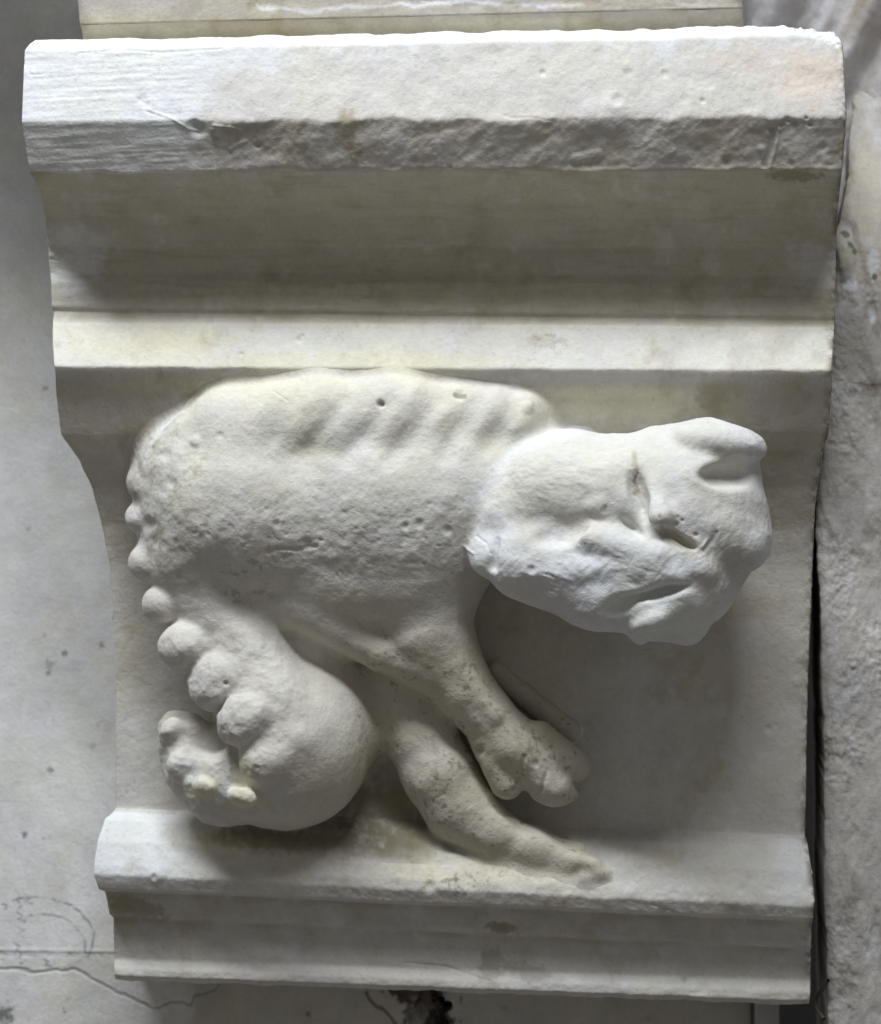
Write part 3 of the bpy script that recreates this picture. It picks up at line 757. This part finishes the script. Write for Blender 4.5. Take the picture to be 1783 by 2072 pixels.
def wall_c(x, y):
    c = np.ones(x.shape+(3,))*np.array([0.72, 0.725, 0.74])
    c = mix(c, (0.66, 0.65, 0.62), np.clip(0.4+0.6*fbm(x, y, 0, 220, 4, 205), 0, 1)*0.6)
    c = mix(c, (0.52, 0.49, 0.42), sstep(1690, 1800, y)*np.clip(0.3+fbm(x, y, 0, 90, 4, 206), 0, 1)*0.35)
    c = mix(c, (0.50, 0.47, 0.41), sstep(385, 400, x)*sstep(1900, 1960, y)*0.7)  # corbel's shade painted on the wall right of the step
    c = mix(c, (0.50, 0.48, 0.44), 0.15*np.clip(fbm(x, y, 0, 60, 5, 216, 0.65)-0.1, 0, 1)*1.6)
    c = mix(c, (0.42, 0.41, 0.39), 0.2*np.clip(fbm(x, y, 0, 20, 4, 217, 0.65)-0.45, 0, 1)*2*sstep(900, 1500, y))
    pen = (0.20, 0.22, 0.25)
    j = 2.2*fbm(x, y, 0, 26, 3, 207)
    xx, yy = x+j, y-j
    br = np.clip(0.75+0.7*fbm(x, y, 0, 9, 2, 208), 0, 1)
    c = mix(c, pen, 0.75*br*stroke(xx, yy, [(28, 1822), (50, 1815), (100, 1817), (135, 1828), (160, 1845), (182, 1868), (190, 1888), (187, 1915), (178, 1938)], 2.6, 1.6))
    c = mix(c, pen, 0.65*br*stroke(xx, yy, [(50, 1855), (80, 1848), (110, 1850), (140, 1863), (160, 1885), (172, 1905), (174, 1928)], 2.2, 1.6))
    c = mix(c, pen, 0.3*br*stroke(xx, yy, [(178, 1935), (150, 1952), (120, 1962), (100, 1958)], 4, 1.6))
    # pencilled scrawl, too worn to read, running downwards
    for pts in [[(30, 1810), (42, 1822), (34, 1830), (46, 1838), (38, 1846)], [(36, 1855), (44, 1862), (36, 1868), (52, 1872)], [(38, 1884), (50, 1890), (40, 1898), (50, 1902)],
                [(28, 1916), (40, 1922), (34, 1930), (44, 1938), (38, 1946), (50, 1952), (42, 1958)], [(4, 1838), (14, 1844), (8, 1850)], [(0, 1944), (10, 1955), (18, 1962)], [(88, 1948), (98, 1954), (92, 1960), (104, 1964)], [(52, 1818), (60, 1826), (50, 1832), (66, 1836)]]:
        pts = [(a, b-8) for a, b in pts]
        c = mix(c, pen, 0.65*br*stroke(xx, yy, pts, 2.4, 1.5))
    c = mix(c, (0.36, 0.34, 0.31), 0.55*stroke(x+0*y, y+3*fbm(x, y, 0, 16, 3, 215), [(-60, 1931), (120, 1934), (245, 1936)], 3.5, 1.6)*np.clip(0.6+fbm(x, y, 0, 20, 2, 209), 0, 1))
    c = mix(c, (0.28, 0.27, 0.26), 0.7*stroke(x, y+5*fbm(x, y, 0, 40, 3, 204), CRK, 2.4, 1.8))
    c = mix(c, (0.45, 0.46, 0.52), 0.35*(stroke(x, y, [(110, 1938), (112, 1975)], 3, 1.8)+stroke(x, y, [(279, 1980), (279, 2010)], 3, 1.8)))
    for (a, b, r, am) in [(131, 1322, 6, .7), (100, 1345, 10, .45), (98, 1361, 5, .6), (206, 1306, 6, .6), (58, 1072, 5, .4), (92, 785, 6, .45), (102, 1558, 6, .6), (187, 1510, 7, .35), (50, 1690, 6, .8), (88, 1697, 4, .5), (100, 1694, 3, .3),
                          (131, 2048, 4, .7), (128, 2040, 3, .5), (622, 2052, 5, .8), (115, 1590, 3, .2), (107, 1455, 4, .2), (90, 1285, 4, .3), (205, 1930, 5, .4), (1020, 2040, 7, .3), (6, 2052, 20, .85), (809, 2015, 8, .6), (230, 1250, 4, .6), (1310, 2060, 5, .3)]:
        c = mix(c, (0.13, 0.14, 0.13), am*blob(x, y, a, b, r, r*0.9, soft=.5, warp=.5, seed=int(a+b) % 91))
    c = mix(c, (0.04, 0.035, 0.03), 0.95*blob(x, y, 885, 2060, 34, 75, rot=-2, seed=70, soft=.25, warp=.5))
    c = mix(c, (0.06, 0.035, 0.028), 0.9*blob(x, y, 825, 2012, 62, 20, rot=28, seed=71, soft=.3, warp=.5))
    c = mix(c, (0.28, 0.25, 0.22), 0.8*blob(x, y, 857, 2035, 22, 40, rot=5, seed=72, soft=.4, warp=.5))
    c = mix(c, (0.12, 0.09, 0.07), 0.75*stroke(x+4*fbm(x, y, 0, 20, 3, 210), y, [(742, 2008), (752, 2024), (775, 2045), (810, 2080)], 3.5, 1.4))
    return c
P, C = sheet(-700, 1520, -900, 2800, 12, wall_depth, lambda x, y: wall_g(x, y)*0, wall_c)
# one wall: coarse grid outside the view and fine grid inside it, merged along shared lines
xs = np.unique(np.concatenate([np.arange(-700, -20, 20), np.arange(-20, 480, 2.0), np.arange(480, 700, 8), np.arange(700, 960, 2.5), np.arange(960, 1521, 8)]))
ys = np.unique(np.concatenate([np.arange(-900, 700, 20), np.arange(700, 1780, 4), np.arange(1780, 2090, 2.0), np.arange(2090, 2800, 20)]))
px, py = np.meshgrid(xs, ys); P = unproj(px, py, wall_depth(px, py))
P[..., 1] -= wall_g(px, py); C = wall_c(px, py)
# rounded free edge on the right
K = 10
ret = P[:, -1:].repeat(K, 1).copy(); kk = np.arange(1, K+1)/K
ret[..., 1] += kk*160; ret[..., 0] += 6*np.sin(kk*1.5)
P = np.concatenate([P, ret], 1); C = np.concatenate([C, C[:, -1:].repeat(K, 1)*0.9], 1)
mesh_obj('wall', P, grid_faces(*P.shape[:2]), M_wall, None, C, kind='structure', origin=unproj(600, 2300, 430)*S)

# added near-black backing behind everything, painted as deep shade in the gaps
M_dark = flat('recess_shade', (0.03, 0.03, 0.028))
bx = np.array([[-6000, 2600, -6000], [9000, 2600, -6000], [9000, 2600, 6000], [-6000, 2600, 6000]], float)
mesh_obj('dark_backing', bx, np.array([[0, 1, 2, 3]]), M_dark, None, kind='structure', smooth=False, origin=(0, 2600*S, 0))

# ------------------------------------------------------------------ generic moulded / rough block
def levels_block(name, LVs, m, gfun, cfun, back, parent=None, nc=220, step=4, **kw):
    LVs = np.array(LVs, float)
    sg = np.maximum(2, np.ceil(np.hypot(np.diff(LVs[:, 0]), np.diff(LVs[:, 2]))/step).astype(int))
    rr = np.concatenate([LVs[i]*(1-(np.arange(n)/n)[:, None])+LVs[i+1]*(np.arange(n)/n)[:, None] for i, n in enumerate(sg)]+[LVs[-1:]])
    rr = smooth1(rr, 5) if len(rr) > 8 else rr
    t = np.linspace(0, 1, nc)[None, :]
    px = rr[:, 3:4]*(1-t)+rr[:, 4:5]*t; py = rr[:, 0:1]*(1-t)+rr[:, 1:2]*t
    edge = np.minimum(px-px[:, :1], px[:, -1:]-px)
    d = rr[:, 2:3]+26*np.exp(-edge/12.0)
    P = unproj(px, py, d); n = grid_normals(P); n = np.where(n[..., 1:2] > 0, -n, n)
    P = P+n*gfun(px, py)[..., None]; C = cfun(px, py)
    K = 8; ks = np.arange(1, K+1)/K
    def sd(e): 
        c = P[:, e][:, None].repeat(K, 1).copy(); c[..., 1] = c[..., 1]*(1-ks)+back*ks; return c
    P2 = np.concatenate([sd(0)[:, ::-1], P, sd(-1)], 1); C2 = np.concatenate([C[:, :1].repeat(K, 1), C, C[:, -1:].repeat(K, 1)], 1)
    top = P2[:1].copy(); top[..., 1] = back; bot = P2[-1:].copy(); bot[..., 1] = back
    P2 = np.concatenate([top, P2, bot]); C2 = np.concatenate([C2[:1], C2, C2[-1:]])
    return mesh_obj(name, P2, grid_faces(*P2.shape[:2]), m, parent, np.clip(C2, .02, .9), **kw)

# cornice cast above, behind the corbel
def cor_g(x, y):
    return 1.2*fbm(x, y, 0, 60, 4, 301)+3.0*fbm(x, y, 0, 26, 4, 302, ax=3)*(np.exp(-((y-8)/14)**2))*(x > 500)
def cor_c(x, y):
    c = np.ones(x.shape+(3,))*np.array([0.50, 0.465, 0.42])
    c = mix(c, (0.52, 0.48, 0.37), sstep(20, 40, y-0.01*x)*0.9)
    c = mix(c, C_YEL*0.95, 0.5*sstep(30, 40, y)*blob(x, y, 1050, 40, 140, 40, seed=80))
    c = mix(c, C_NEW*0.9, 0.9*stroke(x, y+6*fbm(x, y, 0, 30, 4, 303), [(520, 12), (640, 22), (700, 16), (860, 5), (1000, 4), (1100, 12), (1180, 10)], 4, 1.2))
    c = mix(c, (0.35, 0.3, 0.2), 0.5*np.clip(fbm(x, y, 0, 40, 4, 304)-0.1, 0, 1))
    return c
cornice = empty('plaster_cornice', unproj(830, 75, 300)*S, 'plaster cornice cast with a chipped pale edge, above and behind the corbel top', 'plaster cast')
levels_block('fascia', [(-330, -360, 150, 150, 1512), (-60, -70, 148, 155, 1508), (40, 8, 145, 161, 1504), (50, 16, 146, 163, 1504)], M_rough, cor_g, cor_c, 400, cornice, nc=500)
levels_block('cove', [(48, 14, 150, 163, 1504), (70, 40, 176, 168, 1504), (110, 90, 182, 172, 1504), (140, 120, 182, 172, 1503)], M_rough, cor_g, cor_c, 400, cornice, nc=400)

# draped figure cast, upper right, far behind
def drap_g(x, y):
    u = (x-1500)+0.55*(y-0)      # folds lean to the upper right
    v = (x-1720)/(1+np.clip(y, -400, 700)*0.0006)
    w = (x-1500)+0.42*y+0.00035*y*y
    return 26*np.sin(w/33.0+0.8*np.sin(y/170.0))+12*np.sin(w/15.0+2+y/210)+5*fbm(x, y, 0, 40, 3, 311)
def drap_c(x, y):
    c = np.ones(x.shape+(3,))*np.array([0.60, 0.585, 0.60])
    c = mix(c, (0.36, 0.31, 0.27), np.clip(fbm(x+0.45*y, y*0.3, 0, 46, 3, 312)+0.15, 0, 1)*0.9)
    return c
levels_block('draped_figure', [(-420, -420, 640, 1420, 2150), (0, 0, 620, 1440, 2100), (420, 420, 600, 1560, 2080), (900, 900, 640, 1600, 2050), (1000, 1000, 700, 1620, 2050)], M_rough, drap_g, drap_c, 1100,
             None, nc=260, label='blurred draped plaster figure with diagonal folds behind the corbel top right corner', cat='plaster cast', origin=unproj(1750, 1000, 700)*S)

# rough weathered block on the right
def rb_g(x, y):
    g = 6*fbm(x, y, 0, 90, 3, 321, 0.5, ay=2.2)+1.8*fbm(x, y, 0, 30, 3, 322, 0.5, ay=1.8)
    fl = fbm(x+0.12*y, y, 0, 26, 4, 323, 0.6, ay=3)
    g += 1.8*np.clip(fl, -1, 1)
    g -= 6*np.clip(fbm(x, y, 0, 40, 3, 324, ay=1.5)-0.5, 0, 1)
    g += 2.5*fbm(x, y, 0, 16, 4, 328, 0.6)*np.clip(fbm(x, y, 0, 120, 2, 329)+0.4, 0, 1)
    g += 8*stroke(x, y, [(1700, 480), (1745, 640), (1783, 760)], 16, 1.8)-9*stroke(x, y, [(1720, 460), (1762, 640)], 10, 1.8)
    g -= 5*stroke(x, y, [(1690, 960), (1700, 940), (1800, 968)], 3, 1.4)*0
    return g
def rb_c(x, y):
    c = np.ones(x.shape+(3,))*np.array([0.55, 0.53, 0.51])
    c = mix(c, (0.60, 0.55, 0.46), 0.7*blob(x, y, 1760, 430, 60, 170, seed=90, soft=.6))
    c = mix(c, (0.66, 0.65, 0.66), 0.55*np.clip(fbm(x, y, 0, 36, 4, 325, ay=2)-0.05, 0, 1)*2)
    c = mix(c, (0.34, 0.31, 0.27), 0.5*np.clip(fbm(x, y, 0, 44, 4, 326, 0.6, ay=1.8)-0.22, 0, 1)*2.0)
    c = mix(c, (0.8, 0.82, 0.88), 0.9*np.clip(blob(x, y, 1722, 580, 16, 12, seed=91)+blob(x, y, 1768, 530, 12, 26, seed=92)+.7*blob(x, y, 1765, 640, 8, 14, seed=92), 0, 1))
    for (a, b) in [(1713, 475), (1722, 495), (1730, 508), (1770, 560)]: c = mix(c, (0.12, 0.14, 0.09), 0.8*blob(x, y, a, b, 6, 7, seed=93))
    c = mix(c, (0.30, 0.18, 0.16), 0.6*stroke(x, y+3*fbm(x, y, 0, 30, 3, 327), [(1700, 768), (1730, 775), (1800, 780)], 1.6, 1.5))
    c = mix(c, (0.2, 0.18, 0.14), 0.7*blob(x, y, 1712, 1862, 3, 3, warp=0))
    return c
RB = [(180, 180, 640, 1730, 2120), (330, 330, 470, 1722, 2120), (430, 430, 360, 1706, 2120), (500, 500, 318, 1694, 2110), (640, 640, 305, 1680, 2110), (800, 800, 300, 1668, 2110), (960, 960, 300, 1656, 2110), (1080, 1080, 300, 1650, 2110), (1200, 1200, 300, 1660, 2110), (1450, 1450, 300, 1668, 2110),
      (1700, 1700, 300, 1672, 2110), (2000, 2000, 300, 1672, 2110), (2700, 2700, 300, 1676, 2110)]
levels_block('weathered_block', RB, M_rough, rb_g, rb_c, 800, None, nc=260, step=3.2, label='rough weathered plaster block standing upright along the right side of the corbel', cat='plaster cast', origin=unproj(1850, 2700, 214)*S)

# narrow batten under the corbel's right end
def simple_box(name, x0, x1, y0, y1, d0, d1, m, parent=None, tint=(0.5, 0.48, 0.45), **kw):
    V = []
    for d in (d0, d1):
        for (a, b) in ((x0, y0), (x1, y0), (x1, y1), (x0, y1)):
            V.append(unproj(a, b, d0))
            V[-1] = V[-1]+np.array([0, d-d0, 0])
    V = np.array(V)
    Fq = np.array([[0, 1, 2, 3], [4, 7, 6, 5], [0, 4, 5, 1], [1, 5, 6, 2], [2, 6, 7, 3], [3, 7, 4, 0]])[:, ::-1]
    o = mesh_obj(name, V, Fq, m, parent, np.ones((8, 3))*np.array(tint), smooth=False, **kw)
    bv = o.modifiers.new('bevel', 'BEVEL'); bv.width = 0.001; bv.segments = 2
    return o
simple_box('plaster_batten', 1528, 1578, 1900, 2500, 440, 520, M_rough, None, (0.42, 0.42, 0.42), label='narrow grey upright batten under the right end of the corbel beside the black gap', cat='batten', origin=unproj(1550, 2500, 440)*S)

# frayed twine in the gap
def tube(name, pts, r, m, parent=None, **kw):
    cu = bpy.data.curves.new(name, 'CURVE'); cu.dimensions = '3D'; cu.bevel_depth = r*S; cu.bevel_resolution = 2
    o0 = np.array(kw.get('origin', (0, 0, 0)))
    s = cu.splines.new('NURBS'); s.points.add(len(pts)-1)
    for i, (a, b, d) in enumerate(pts):
        q = unproj(a, b, d)*S-o0; s.points[i].co = (*q, 1)
    s.use_endpoint_u = True; s.order_u = 3
    t = bpy.data.objects.new(name+'_c', cu); coll.objects.link(t)
    dg = bpy.context.evaluated_depsgraph_get(); me = bpy.data.meshes.new_from_object(t.evaluated_get(dg))
    bpy.data.objects.remove(t); me.materials.clear(); me.materials.append(m)
    o = bpy.data.objects.new(name, me); coll.objects.link(o)
    if parent: o.parent = parent
    else: o.location = Vector(o0)
    if 'label' in kw: o['label'] = kw['label']; o['category'] = kw['cat']
    return o
M_tw = flat('hemp_twine', (0.10, 0.085, 0.06))
tube('twine', [(1676, 1984, 300), (1664, 2002, 330), (1655, 2012, 350), (1650, 2030, 360), (1656, 2048, 350), (1668, 2062, 330)], 4.0, M_tw,
     label='short strand of frayed dark brown twine caught in the dark gap at lower right', cat='twine', origin=unproj(1655, 2046, 252)*S)
